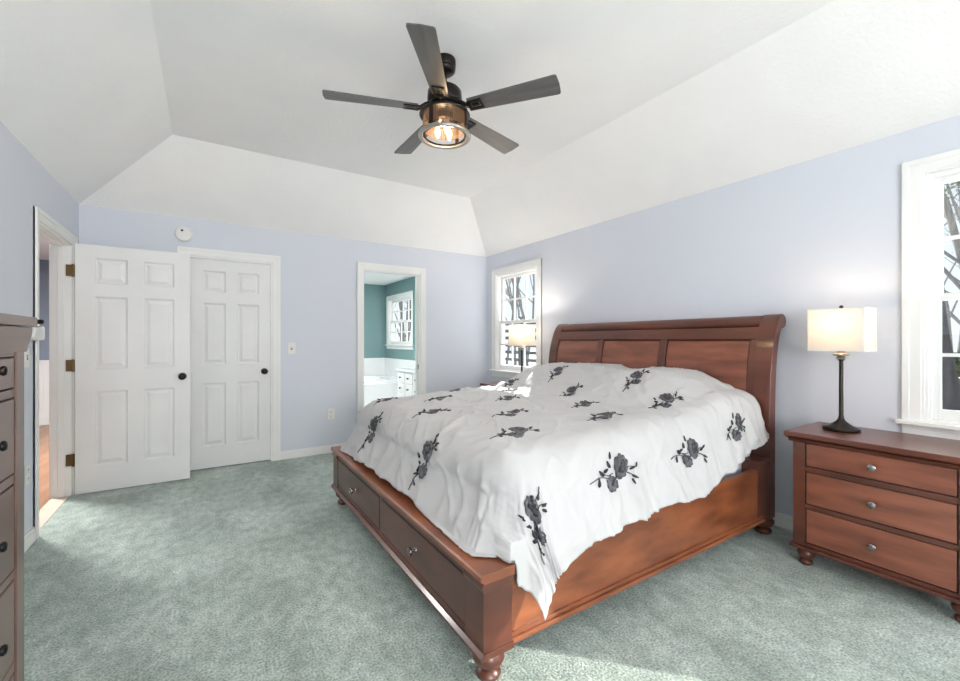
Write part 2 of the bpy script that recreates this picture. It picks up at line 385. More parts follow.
# ------------------------------------------------------------------ structure: bathroom and hall
BX0, BY1 = .7, 8.66
MB().box(BX0, XR, YB+.12, BY1, -.1, 0).build('floor', 'white_tile', kind='structure')
MB().box(BX0-.1, XR+.13, YB+.12, BY1+.12, 2.40, 2.5).build('ceiling', 'ceiling_paint', kind='structure')
BWIN = (7.26, 8.44, 1.14, 2.06)
wall('wall_right', YB+.12, BY1+.12, XR, XR+.13, 2.40, [BWIN], 'y', 'teal_paint')
MB().box(BX0, XR, BY1, BY1+.12, 0, 2.40).build('wall_back', 'teal_paint', kind='structure')
MB().box(BX0-.1, BX0, YB+.12, BY1+.12, 0, 2.40).build('wall_left', 'teal_paint', kind='structure')
MB().box(XR-.012, XR, 6.0, BY1-.012, 0, .86).box(BX0, XR, BY1-.012, BY1, 0, .86).build('trim_5', 'white_tile', kind='structure', bevel=.002)
bw = window('window_6', 'right', BWIN[1], BWIN[1]-BWIN[0], BWIN[2], BWIN[3], cols=4, rows=2)
# closet behind the closed door: plain box so no light leaks
MB().box(CLOSET[0]-.1, CLOSET[1]+.03, YB+.62, YB+.70, 0, 2.3).box(CLOSET[0]-.1, CLOSET[0]-.02, YB+.12, YB+.62, 0, 2.3).box(CLOSET[1]+.03, CLOSET[1]+.11, YB+.12, YB+.70, 0, 2.3).box(CLOSET[0]-.1, CLOSET[1]+.11, YB+.12, YB+.7, 2.3, 2.36).build('wall_closet', 'wall_paint', kind='structure')
MB().box(CLOSET[0]-.1, CLOSET[1]+.11, YB+.005, YB+.7, -.1, 0).build('floor', 'carpet', kind='structure')
# hall
HX0, HY1 = -3.0, 8.6
MB().box(HX0, XL-.02, 2.6, HY1, -.1, -.001).build('floor', 'hall_wood', kind='structure')
MB().box(XL-.115, XL-.012, HALLDOOR[0], HALLDOOR[1], -.001, .004).build('trim_6', 'beige_threshold', kind='structure')
MB().box(HX0, XL-.12, HY1, HY1+.1, 0, 2.4).build('wall_back', 'hall_paint', kind='structure')
MB().box(HX0-.1, HX0, 2.5, HY1+.1, 0, 2.4).build('wall_left', 'hall_paint', kind='structure')
MB().box(HX0, XL-.12, 2.5, 2.6, 0, 2.4).build('wall_front', 'hall_paint', kind='structure')
MB().box(XL-.12, BX0-.1, YB+.7, HY1+.1, 0, 2.4).box(XL-.12, CLOSET[0]-.1, YB+.12, YB+.70, 0, 2.4).build('wall_right', 'hall_paint', kind='structure')
MB().box(HX0-.1, XL-.12, 2.5, HY1+.1, 2.4, 2.5).build('ceiling', 'ceiling_paint', kind='structure')
mb = MB().box(HX0, XL-.12, HY1-.012, HY1, 0, .90).box(HX0, XL-.12, HY1-.032, HY1, .90, .94).box(HX0, XL-.12, HY1-.022, HY1, 0, .12)
for k in range(4):
    x = HX0+.1+k*.5
    for a in ((x, x+.4, .20, .21), (x, x+.4, .80, .81), (x, x+.012, .2, .81), (x+.388, x+.4, .2, .81)):
        mb.box(a[0], a[1], HY1-.024, HY1-.012, a[2], a[3])
mb.build('trim_7', 'white_trim', kind='structure', bevel=.002)

# ------------------------------------------------------------------ turned feet and small knobs
def foot_mb(h, r=.038):
    f = h/.12
    return MB().lathe([(r*.55, 0), (r*.72, .006*f), (r*.80, .018*f), (r*.72, .030*f), (r*.50, .038*f), (r*.52, .044*f), (r*.86, .055*f), (r*1.02, .072*f), (r*1.0, .088*f), (r*.80, .102*f), (r*.74, .110*f), (r*.95, .114*f), (r*.95, h)], n=24)
def pull_mb(axis='x', sg=-1):
    prof = [(.009, 0), (.0085, .003), (.0055, .006), (.0055, .014), (.012, .018), (.0155, .023), (.0150, .028), (.010, .032), (0, .033)]
    mb = MB(); mb.lathe([(r, sg*z) for r, z in prof], n=18, axis=axis); return mb

# ------------------------------------------------------------------ nightstand
def make_nightstand():
    r = empty('nightstand', (2.945, .694, 0), label='reddish cherry three-drawer nightstand under the near right window, in full view', cat='nightstand')
    D0, D1, HY = -.225, .205, .334            # local x (front..back), half width
    mb = MB().box(D0, D1, -HY, -HY+.055, .112, .690).box(D0, D1, HY-.055, HY, .112, .690)    # sides with posts
    mb.box(D0+.02, D1, -HY+.055, HY-.055, .112, .69)
    for za, zb in ((.112, .131), (.318, .340), (.518, .545), (.673, .690)): mb.box(D0+.004, D0+.05, -HY+.055, HY-.055, za, zb)
    mb.build('body', 'cherry', r, bevel=.002)
    MB().prism([(D0-.035, .702), (D0-.035, .728), (D1+.012, .728), (D1+.012, .690), (D0-.010, .690), (D0-.022, .697)], -HY-.032, HY+.032, 'y').build('top', 'cherry', r, bevel=.003)
    MB().prism([(D0-.006, .672), (D0-.022, .690), (D1, .690), (D1, .672)], -HY-.018, HY+.018, 'y').build('crown_moulding', 'cherry', r, bevel=.002)
    MB().box(D0-.014, D1, -HY-.014, HY+.014, .094, .112).build('base_moulding', 'cherry', r, bevel=.004)
    for za, zb in ((.131, .318), (.340, .518), (.545, .673)):
        MB().box(D0+.012, D0+.0225, -HY+.056, HY-.056, za+.001, zb-.001).build('drawer_gap', 'groove', r)
        dr = MB().box(D0+.003, D0+.03, -HY+.0605, HY-.0605, za+.005, zb-.005).build('drawer', 'cherry_lit', r, bevel=.003)
        k = pull_mb().build('knob', 'knob_pewter', dr, smooth=True); k.location = (D0+.003, 0, (za+zb)/2)
        k.scale = (1, 1.15, 1.15)
    for sx in (D0+.045, D1-.045):
        for sy in (-HY+.045, HY-.045):
            f = foot_mb(.095, .040).build('foot', 'cherry', r, smooth=True); f.location = (sx, sy, 0)
    return r
ns = make_nightstand()
ns2 = copy_tree(ns); ns2.location = (2.945, 3.80, 0)
ns2['label'] = 'far nightstand, only a top corner showing behind the bed below the far window'

# ------------------------------------------------------------------ table lamp
def make_lamp():
    r = empty('table_lamp', (2.955, .887, .728), label='lit table lamp with oblong white shade on the near nightstand', cat='lamp')
    MB().lathe([(.080, 0), (.082, .004), (.081, .016), (.075, .021), (.054, .028), (.036, .040), (.020, .054), (.013, .068), (.0105, .085), (.0095, .385), (.014, .388), (.014, .394)], n=40).build('base', 'bronze', r, smooth=True)
    MB().lathe([(.010, .390), (.022, .396), (.024, .402), (.014, .408), (.036, .416), (.038, .422), (.030, .430), (.016, .434), (.024, .440), (.022, .446), (.010, .450), (.010, .47)], n=32).build('collar', 'brushed_nickel', r, smooth=True)
    # oblong shade, rounded corners, open top and bottom, walls a few mm thick
    a, b2, rc = .0875, .130, .015
    def outline(off):
        pts = []
        for cx, cy, s in ((a-rc, b2-rc, 0), (-(a-rc), b2-rc, 1), (-(a-rc), -(b2-rc), 2), (a-rc, -(b2-rc), 3)):
            for k in range(7):
                t = s*PI/2+k*PI/12; pts.append((cx+(rc-off)*math.cos(t), cy+(rc-off)*math.sin(t)))
        return pts
    mb = MB(); z0, z1 = .440, .672
    o = outline(0); i = outline(.003); n = len(o)
    R = [[mb.bm.verts.new((p[0], p[1], z)) for p in pp] for pp, z in ((o, z0), (o, z1), (i, z1), (i, z0))]
    for q in range(4):
        A, B = R[q], R[(q+1) % 4]
        for k in range(n): mb._f([A[k], A[(k+1) % n], B[(k+1) % n], B[k]])
    sh = mb.build('lamp_shade', 'shade_linen', r, smooth=True)
    for z in (z0, z1-.007):
        mb = MB()
        p1, p0 = outline(-.0012), outline(.0002)
        Q = [[mb.bm.verts.new((p[0], p[1], zz)) for p in pp] for pp, zz in ((p1, z), (p1, z+.007), (p0, z+.007), (p0, z))]
        for q in range(4):
            for k in range(n): mb._f([Q[q][k], Q[q][(k+1) % n], Q[(q+1) % 4][(k+1) % n], Q[(q+1) % 4][k]])
        mb.build('shade_trim', 'white_trim', sh)
    MB().box(-.0895, -.0875, -.122, -.112, z0, z1).build('shade_seam', 'white_trim', sh)
    MB().tube([(0, 0, .45), (0, .03, .50), (0, .055, .56), (0, .04, .63), (0, 0, .662)], .0018, 6).tube([(0, 0, .45), (0, -.03, .50), (0, -.055, .56), (0, -.04, .63), (0, 0, .662)], .0018, 6).tube([(0, -.132, .662), (0, .132, .662)], .0016, 6).build('harp', 'bronze', r)
    MB().lathe([(.004, .660), (.006, .668), (.004, .674), (.009, .680), (.010, .686), (.006, .692), (0, .694)], n=16).build('finial', 'bronze', r, smooth=True)
    MB().lathe([(.012, .47), (.013, .495), (.015, .50), (.026, .53), (.028, .55), (.020, .575), (0, .582)], n=20).build('bulb', 'ember_glow', r, smooth=True)
    return r
tl = make_lamp()
tl2 = copy_tree(tl); tl2.location = (2.885, 3.635, .728)
tl2['label'] = 'lit white-shaded table lamp behind the bed, seen against the far window'
for i, p in enumerate(((2.955, .887), (2.885, 3.635))):
    for dz in (.60,):
        lamp('POINT', 'lamp_bulb_light', (p[0], p[1], .728+dz), None, 1.5 if i == 0 else 8, (1, .80, .62) if i == 0 else (1, .88, .74), shadow_soft_size=.028)

# ------------------------------------------------------------------ bed
bed = empty('bed', (1.95, 2.265, 0), label='king-size cherry sleigh bed with storage drawers in the footboard', cat='bed')
BX, BY = 1.95, 2.265
def L(x0, x1, y0, y1, z0, z1): return (x0-BX, x1-BX, y0-BY, y1-BY, z0, z1)
Y0, Y1 = 1.235, 3.285
# footboard
FX = .802
mb = MB().box(*L(FX+.012, .93, Y0+.11, Y1-.11, .125, .40))
mb.box(*L(FX, .928, Y0-.012, Y0+.112, .118, .395)).box(*L(FX, .928, Y1-.112, Y1+.012, .118, .395))
mb.box(*L(FX+.006, .93, Y0+.11, Y1-.11, .355, .395)).box(*L(FX+.006, .90, Y0+.11, Y1-.11, .135, .165)).box(*L(FX+.006, .90, BY-.02, BY+.02, .16, .36))
foot = mb.build('footboard', 'cherry', bed, bevel=.003)
MB().prism([(FX-.018-BX, .398), (FX-.018-BX, .414), (FX-.012-BX, .420), (.932-BX, .420), (.932-BX, .385), (FX-BX, .385)], Y0-.024-BY, Y1+.024-BY, 'y').box(*L(.932, .985, Y0+.06, Y1-.06, .385, .4195)).build('footboard_cap', 'cherry_rail', bed, bevel=.002)
MB().prism([(FX-.014-BX, .118), (FX-.014-BX, .130), (FX-.002-BX, .142), (.93-BX, .142), (.93-BX, .118)], Y0-.020-BY, Y1+.020-BY, 'y').build('base_moulding', 'cherry', bed, bevel=.002)
for ya, yb in ((Y0-.019, Y0+.113), (Y1-.113, Y1+.019)):
    MB().prism([(FX-.003-BX, .352), (FX-.010-BX, .372), (FX-.003-BX, .386), (.93-BX, .386), (.93-BX, .352)], ya-BY, yb-BY, 'y').build('post_moulding', 'cherry', bed, bevel=.002)
for ya, yb in ((Y0+.115, BY-.022), (BY+.022, Y1-.115)):
    MB().box(*L(FX+.006, FX+.013, ya-.004, yb+.004, .166, .354)).build('drawer_gap', 'groove', bed)
    dr = MB().box(*L(FX+.003, FX+.03, ya, yb, .172, .350)).build('drawer', 'cherry', bed, bevel=.003)  # darker wood than the nightstand drawers, putting this side's shade into the colour
    k = pull_mb().build('knob', 'knob_pewter', dr, smooth=True); k.location = (FX+.003-BX, (ya+yb)/2-BY, .262); k.scale = (1.25, 1.3, 1.3)
# side rails
for sg in (-1, 1):
    a = Y0 if sg < 0 else Y1; q = lambda d: a-sg*d
    MB().box(*L(.925, 2.83, min(q(.010), q(.045)), max(q(.010), q(.045)), .140, .440)).build('side_rail', 'cherry_rail', bed, bevel=.003)
    MB().box(*L(.925, 2.86, min(q(-.010), q(.045)), max(q(-.010), q(.045)), .122, .142)).box(*L(.925, 2.86, min(q(.000), q(.045)), max(q(.000), q(.045)), .142, .158)).build('rail_moulding', 'cherry_rail', bed, bevel=.003)
    MB().box(*L(2.80, 2.96, min(q(.004), q(.10)), max(q(.004), q(.10)), .130, .475)).box(*L(2.79, 2.96, min(q(-.004), q(.10)), max(q(-.004), q(.10)), .475, .492)).build('rail_block', 'cherry', bed, bevel=.003)
for sx, sy in ((.865, Y0+.05), (.865, Y1-.05), (2.985, Y0+.055), (2.985, Y1-.055)):
    f = foot_mb(.122, .058).build('foot', 'cherry', bed, smooth=True); f.location = (sx-BX, sy-BY, 0)
# sleigh headboard: swept profile
def fx(z):        # front curve of the headboard
    pts = [(.11, 2.936), (.6, 2.938), (.85, 2.943), (1.0, 2.953), (1.12, 2.970), (1.2, 2.990), (1.28, 3.018), (1.34, 3.046), (1.385, 3.072)]
    for (za, xa), (zb, xb) in zip(pts, pts[1:]):
        if z <= zb: t = (z-za)/(zb-za); return xa+(xb-xa)*t
    return pts[-1][1]
def slab(y0, y1, z0, z1, off, th, n=14, ends=True):
    F = [(fx(z0+(z1-z0)*k/n)+off-BX, z0+(z1-z0)*k/n) for k in range(n+1)]
    B = [(min(x+th, 3.160-BX), z) for x, z in F]
    return F+B[::-1]
mb = MB(); mb.prism(slab(0, 0, .36, 1.33, .022, .04), Y0+.09-BY, Y1-.09-BY, 'y'); hb = mb.build('headboard', 'cherry', bed, smooth=True)
# end stiles with the back-rolled scroll
def stile_poly():
    F = [(fx(.11+(1.355-.11)*k/22)-BX, .11+(1.355-.11)*k/22) for k in range(23)]
    top = []
    for k in range(0, 9):
        a = PI*.86-k*PI*1.30/8; top.append((3.118+.052*math.cos(a)-BX, 1.352+.046*math.sin(a)))
    back = [(3.100-BX, 1.30), (3.072-BX, 1.24), (3.048-BX, 1.16), (3.030-BX, 1.05), (3.020-BX, .9), (3.014-BX, .7), (3.012-BX, .11)]
    return F+top+back
MB().prism(stile_poly(), Y0-BY, Y0+.105-BY, 'y').build('headboard_post', 'cherry', bed, bevel=.003, smooth=True)
MB().prism(stile_poly(), Y1-.105-BY, Y1-BY, 'y').build('headboard_post', 'cherry', bed, bevel=.003, smooth=True)
def roll():
    out = []
    for k in range(17):
        a = PI*1.25-k*PI*1.35/16; out.append((3.096+.052*math.cos(a)-BX, 1.346+.046*math.sin(a)))
    out += [(3.10-BX, 1.30)]
    return out
MB().prism(roll(), Y0+.10-BY, Y1-.10-BY, 'y').build('top_roll', 'cherry', bed, smooth=True)
MB().prism(slab(0, 0, 1.235, 1.312, 0, .04, 4), Y0+.10-BY, Y1-.10-BY, 'y').build('top_rail', 'cherry', bed, bevel=.003)
ys = [Y0+.10, 1.375, 1.975, 2.035, 2.605, 2.665, 3.185, Y1-.10]
for k in (0, 2, 4, 6):
    MB().prism(slab(0, 0, .36, 1.236, .004, .03), ys[k]-BY, ys[k+1]-BY, 'y').build('headboard_stile', 'cherry', bed, bevel=.003, smooth=True)
for k in (1, 3, 5):
    MB().prism(slab(0, 0, .40, 1.222, .014, .02), ys[k]+.006-BY, ys[k+1]-.006-BY, 'y').build('headboard_panel', 'cherry_lit', bed, bevel=.004, smooth=True)
MB().box(*L(.935, 2.93, Y0+.05, Y1-.05, .30, .33)).build('bed_platform', 'cherry', bed)

# ------------------------------------------------------------------ mattress
MB().box(.99, 2.935, 1.335, 3.19, .331, .66).build('mattress', 'mattress_fabric', bevel=.03, label='pale blue mattress peeking out beside the headboard under the duvet', cat='mattress')

# ------------------------------------------------------------------ duvet
def h2(i, j):
    n = (i*374761393+j*668265263) & 0xffffffff; n = ((n ^ (n >> 13))*1274126177) & 0xffffffff
    return ((n ^ (n >> 16)) & 0xffff)/65535.0
def vn(x, y):
    i, j = math.floor(x), math.floor(y); a, b = x-i, y-j; a = a*a*(3-2*a); b = b*b*(3-2*b)
    return (h2(i, j)*(1-a)+h2(i+1, j)*a)*(1-b)+(h2(i, j+1)*(1-a)+h2(i+1, j+1)*a)*b
def sm(a, b, x):
    t = max(0., min(1., (x-a)/(b-a))); return t*t*(3-2*t)
def rid(x, y): return 1-abs(2*vn(x, y)-1)
UI, VI, VJ, RHO = 1.09, 1.428, 3.06, .155
def ztop(x, y):
    z = .775+.035*sm(1.0, 2.0, x)
    yy = sm(1.32, 1.75, y)*(1-.26*sm(2.80, 3.10, y))
    z += .205*sm(2.14, 2.66, x+.12*(vn(3*y, 1)-.5))*(.30+.70*yy)
    z -= .030*sm(.30, .0, abs(y-2.20))*sm(2.3, 2.75, x)
    z += .028*(vn(2.1*x+3, 2.3*y)-.5)*sm(1.0, 1.25, x)
    z += .05*sm(1.6, 1.1, y)*sm(1.9, 1.3, x)*0
    return z
def SD(u, v):
    """cloth point (metres measured along the cloth) -> place in the room"""
    du = max(0., UI-u); dv = max(0., VI-v); dw = max(0., v-VJ)
    side = dv if dv > 0 else dw; sg = -1 if dv > 0 else 1
    r = math.hypot(du, side); cx = max(u, UI); cy = min(max(v, VI), VJ)
    zt = ztop(cx, cy); rho = RHO*(1-.10*sm(2.2, 2.8, cx))
    wr = .013*(rid(2.6*u+1.2*v+.5*vn(5*u, 5*v), 1.8*v-u)**4)+.008*rid(7*u+3*v, 5*v-3*u+5)**3+.008*rid(11*u-8*v, 5*v+4*u)**6+.003*vn(24*u, 19*v)
    if r < 1e-6: return Vector((cx, cy, zt+wr))
    dx, dy = du/r, side/r
    k = sm(.0, .5, dy*dx*2)*sm(.12, .5, r)
    ax = dx*(1-.28*k*(sm(.25, .75, dy) if sg < 0 else .3)); ay = dy
    q = math.hypot(ax, ay); ax /= q; ay /= q
    bend = min(r/rho, PI/2); hor = rho*math.sin(bend); drop = rho*(1-math.cos(bend)); ex = max(0., r-rho*PI/2)
    fl = (.34-.14*sm(2.2, 2.9, cx))*ay*ay+.42*ax*ax
    hor += ex*fl; drop += ex*math.sqrt(1-fl*fl)
    tcoord = (cx*ay-cy*ax)+1.1*math.atan2(ay, ax)*.4
    am = sm(.1, .42, r); cor = 1-.65*k
    f = .026*(rid(6.5*tcoord+.8*r, 1.1*r+2)-.5)+.016*(vn(15*tcoord-2*r, 2*r)-.5)+.008*(rid(26*tcoord, 4*r+9)-.5)
    f *= (1.5*ay*ay+.5*ax*ax)
    hor += f*am*1.1*cor+wr*math.sin(bend)*1.1
    x = cx-ax*hor; y = cy+sg*ay*hor; z = zt-drop+wr*math.cos(bend)
    if sg < 0: x += .10*sm(.28, .60, r)*math.sin(2*math.atan2(dy, dx))*sm(.2, .7, dy)
    # stay clear of the cap, rail face and post
    if y > 1.212 and x < .937: z = max(z, .430)
    if sg < 0 and z < .50: y = min(y, 1.224-.008*sm(.5, .4, z)) if (du <= 0 or dy > .5) else y
    if sg > 0 and z < .50 and dw > 0 and x > .95: y = max(y, 3.315)
    return Vector((x, y, z))
def lv(u):   # overhang length on the near side, along the cloth
    z = .415+.045*sm(1.3, 2.1, u)+.14*sm(2.1, 2.75, u)+.04*sm(2.8, 2.95, u)
    z += .022*(vn(7*u, 3)-.5)+.008*(vn(25*u, 8)-.5)
    z -= .05*sm(1.25, 1.10, u)
    cx = max(u, UI); rho = RHO*(1-.10*sm(2.2, 2.8, cx)); D = ztop(cx, VI)-z
    return D-rho+rho*PI/2+.015
def lu(v):
    D = ztop(UI, v)-.434+.010*(vn(9*v, 1)-.5)
    return (D-RHO)/math.sqrt(1-.42**2)+RHO*PI/2-.014+.06*sm(1.9, 1.45, v)+.05*sm(2.6, 3.1, v)
UEND = 2.925
NU, NV = 230, 230
mb = MB(); grid = []
for i in range(NU+1):
    row = []
    for j in range(NV+1):
        s, t = i/NU, j/NV
        v0 = VI-lv(1.5)+t*(VJ-VI+2*.42)
        u = (UI-lu(max(VI, min(VJ, v0)))*(1-.12*sm(0, .46, VI-v0)))*(1-s)+UEND*s
        va, vb = VI-lv(u), VJ+lv(u)-.02
        v = va+(vb-va)*t
        row.append(mb.bm.verts.new(SD(u, v)))
    grid.append(row)
for i in range(NU):
    for j in range(NV): mb._f([grid[i][j], grid[i+1][j], grid[i+1][j+1], grid[i][j+1]])
# printed flower sprays, laid in the cloth itself
def norm(u, v):
    e = .004; a = SD(u+e, v)-SD(u-e, v); b = SD(u, v+e)-SD(u, v-e); n = a.cross(b)
    return n.normalized() if n.length > 0 else Vector((0, 0, 1))
def patch(pts, mi, u0, v0, rot, sc, lift):
    ca, sa = math.cos(rot), math.sin(rot); mb.mi = mi
    def T(p): return (u0+sc*(p[0]*ca-p[1]*sa), v0+sc*(p[0]*sa+p[1]*ca))
    cx = sum(p[0] for p in pts)/len(pts); cy = sum(p[1] for p in pts)/len(pts)
    rings = []
    for f in (0, .5, 1):
        rr = []
        for p in ([(cx, cy)] if f == 0 else [(cx+(p[0]-cx)*f, cy+(p[1]-cy)*f) for p in pts]):
            u, v = T(p); rr.append(mb.bm.verts.new(SD(u, v)+norm(u, v)*lift))
        rings.append(rr)
    n = len(pts)
    for k in range(n):
        mb._f([rings[0][0], rings[1][k], rings[1][(k+1) % n]])
        mb._f([rings[1][k], rings[2][k], rings[2][(k+1) % n], rings[1][(k+1) % n]])
    mb.mi = 0
def blossom(cx, cy, r, n, ph, sq=1.0, depth=.16):
    pts = []
    for k in range(n*6):
        a = 2*PI*k/(n*6); rr = r*(1-depth+depth*abs(math.cos(n*a/2+ph)))*(1+.06*math.sin(3*a+ph))
        pts.append((cx+rr*math.cos(a)*sq, cy+rr*math.sin(a)))
    return pts
def leaf(cx, cy, ang, l, w_):
    pts = []
    for k in range(12):
        t = 2*PI*k/12; x = l/2*math.cos(t); y = w_/2*math.sin(t)*(1-.35*math.cos(t))
        pts.append((cx+x*math.cos(ang)-y*math.sin(ang), cy+x*math.sin(ang)+y*math.cos(ang)))
    return pts
def stem(ax, ay, bx, by, w_=.0022, bow=.01):
    n = 7; L_, R_ = [], []
    d = Vector((bx-ax, by-ay)); q = Vector((-d.y, d.x)).normalized()
    for k in range(n):
        t = k/(n-1); c = Vector((ax, ay))+d*t+q*bow*math.sin(PI*t); L_.append(tuple(c+q*w_)); R_.append(tuple(c-q*w_))
    return L_, R_[::-1]
def stems(u0, v0, rot, sc, lift, *a, **k):
    A, B = stem(*a, **k); B = B[::-1]; ca, sa = math.cos(rot), math.sin(rot); mb.mi = 1
    def P(p): u, v = u0+sc*(p[0]*ca-p[1]*sa), v0+sc*(p[0]*sa+p[1]*ca); return mb.bm.verts.new(SD(u, v)+norm(u, v)*lift)
    a_, b_ = [P(p) for p in A], [P(p) for p in B]
    for i in range(len(a_)-1): mb._f([a_[i], a_[i+1], b_[i+1], b_[i]])
    mb.mi = 0
def spray(u0, v0, rot=0, sc=1.0, mir=1):
    m_ = lambda pts: [(p[0], p[1]*mir) for p in pts]
    for st in ((.0, -.02, -.045, -.07, .0022, .004), (-.03, -.02, -.115, -.035, .0016, .010), (-.05, -.05, -.185, -.10, .0015, -.014), (.04, .0, .115, -.005, .0016, .006), (.05, .02, .11, .045, .0014, .004)):
        stems(u0, v0, rot, sc, .0028, st[0], st[1]*mir, st[2], st[3]*mir, w_=st[4], bow=st[5])
    patch(m_(blossom(.02, .022, .062, 9, .3, .84)), 2, u0, v0, rot, sc, .0030)
    patch(m_(blossom(.03, .026, .036, 7, 1.1, .7, .30)), 1, u0, v0, rot, sc, .0042)
    patch(m_(blossom(.026, .026, .022, 6, .2, .8, .2)), 2, u0, v0, rot, sc, .0050)
    for k in range(5):
        a = k*1.256; patch(m_(leaf(.024+.014*math.cos(a), .026+.018*math.sin(a), a+.6, .018, .006)), 1, u0, v0, rot, sc, .0058)
    patch(m_(blossom(-.036, -.072, .040, 8, .9, 1.05, .20)), 2, u0, v0, rot, sc, .0036)
    patch(m_(leaf(-.036, -.062, 1.0, .045, .012)), 1, u0, v0, rot, sc, .0048)
    for (x, y, a, l, w_) in ((-.085, -.02, .7, .036, .014), (-.110, -.038, 2.6, .036, .016), (-.070, .012, 2.1, .034, .015), (-.125, -.085, 1.5, .042, .014), (-.06, .055, 1.6, .036, .010), (.112, -.005, -.2, .034, .013), (.098, .035, .8, .036, .011), (.105, -.03, -.9, .030, .011), (.115, .055, 1.2, .024, .009)):
        patch(m_(leaf(x, y, a, l, w_)), 1, u0, v0, rot, sc, .0032)
SPRAYS = [(0.871, 2.736, -0.75, 0.85, 1), (0.867, 1.923, -0.75, 0.88, 1), (0.99, 1.137, 0.25, 0.88, 1), (1.542, 1.193, -0.4, 0.88, 1), (2.116, 1.182, -0.4, 0.85, 1), (2.591, 1.188, -0.3, 0.8, 1), (1.128, 3.053, 0.15, 0.75, 1), (1.188, 2.372, -0.2, 0.85, 1), (1.45, 2.798, -0.2, 0.75, 1), (1.757, 3.092, 0.1, 0.65, 1), (1.242, 1.602, -0.25, 0.9, 1), (1.512, 1.998, -0.3, 0.8, 1), (1.797, 2.42, -0.2, 0.7, 1), (2.021, 2.71, -0.2, 0.6, 1), (2.271, 3.016, -0.2, 0.6, 1), (2.474, 2.629, -0.2, 0.75, 1), (2.471, 1.859, -0.4, 0.75, 1), (2.232, 2.232, -0.3, 0.7, 1), (2.054, 1.932, -0.3, 0.75, 1), (1.853, 1.6, -0.3, 0.85, 1), (2.329, 1.54, -0.5, 0.8, 1)]
#SPRAYS#
for a in SPRAYS: spray(*a)
dv = mb.build('duvet', ['duvet_cotton', 'print_dark', 'print_grey'], smooth=False, label='rumpled white duvet printed with dark grey flower sprays covering the bed', cat='duvet')
for p in dv.data.polygons: p.use_smooth = True
so = dv.modifiers.new('thickness', 'SOLIDIFY'); so.thickness = .006; so.offset = -1; so.use_rim = True; so.thickness = .004

# ------------------------------------------------------------------ tall dresser at the left wall
r = empty('tall_dresser', (-.65, 1.15, 0), label='tall brown chest of drawers cut off by the left edge of the photo', cat='dresser')
X0, X1, Ya, Yb = -.23, .23, -.505, .495
mb = MB().box(X0, X1, Yb-.055, Yb, .10, 1.20).box(X0, X1, Ya, Ya+.055, .10, 1.20).box(X0, X1-.02, Ya+.055, Yb-.055, .10, 1.20)
ZD = [(.125, .362), (.388, .605), (.627, .853), (.877, 1.078), (1.100, 1.185)]
prev = .10
for za, zb in ZD: mb.box(X1-.05, X1-.004, Ya+.055, Yb-.055, prev, za); prev = zb
mb.box(X1-.05, X1-.004, Ya+.055, Yb-.055, prev, 1.20)
mb.build('body', 'dresser_wood', r, bevel=.002)
for za, zb in ZD:
    MB().box(X1-.0225, X1-.012, Ya+.056, Yb-.056, za+.0005, zb-.0005).build('drawer_gap', 'groove', r)
    dr = MB().box(X1-.03, X1-.003, Ya+.0595, Yb-.0595, za+.004, zb-.004).build('drawer', 'dresser_wood', r, bevel=.003)
    for yy in (Ya+.20, Yb-.20):
        k = pull_mb('x', 1).build('knob', 'black_metal' if zb < 1.1 else 'bronze', dr, smooth=True); k.location = (X1-.003, yy, (za+zb)/2+(.012 if zb > 1.1 else 0)); k.scale = (.8, .8, .8)
MB().prism([(X0, 1.195), (X1+.003, 1.195), (X1+.006, 1.215), (X1+.012, 1.238), (X1+.015, 1.262), (X0, 1.262)], Ya-.015, Yb+.010, 'y').build('crown_moulding', 'dresser_wood', r, bevel=.003)
MB().box(X0, X1+.022, Ya-.02, Yb+.016, 1.264, 1.290).build('top', 'dresser_wood', r, bevel=.003)
MB().box(X0, X1+.014, Ya-.01, Yb+.012, .085, .105).build('base_moulding', 'dresser_wood', r, bevel=.004)
for sx in (X0+.05, X1-.045):
    for sy in (Ya+.05, Yb-.05):
        f = foot_mb(.086, .040).build('foot', 'dresser_wood', r, smooth=True); f.location = (sx, sy, 0)

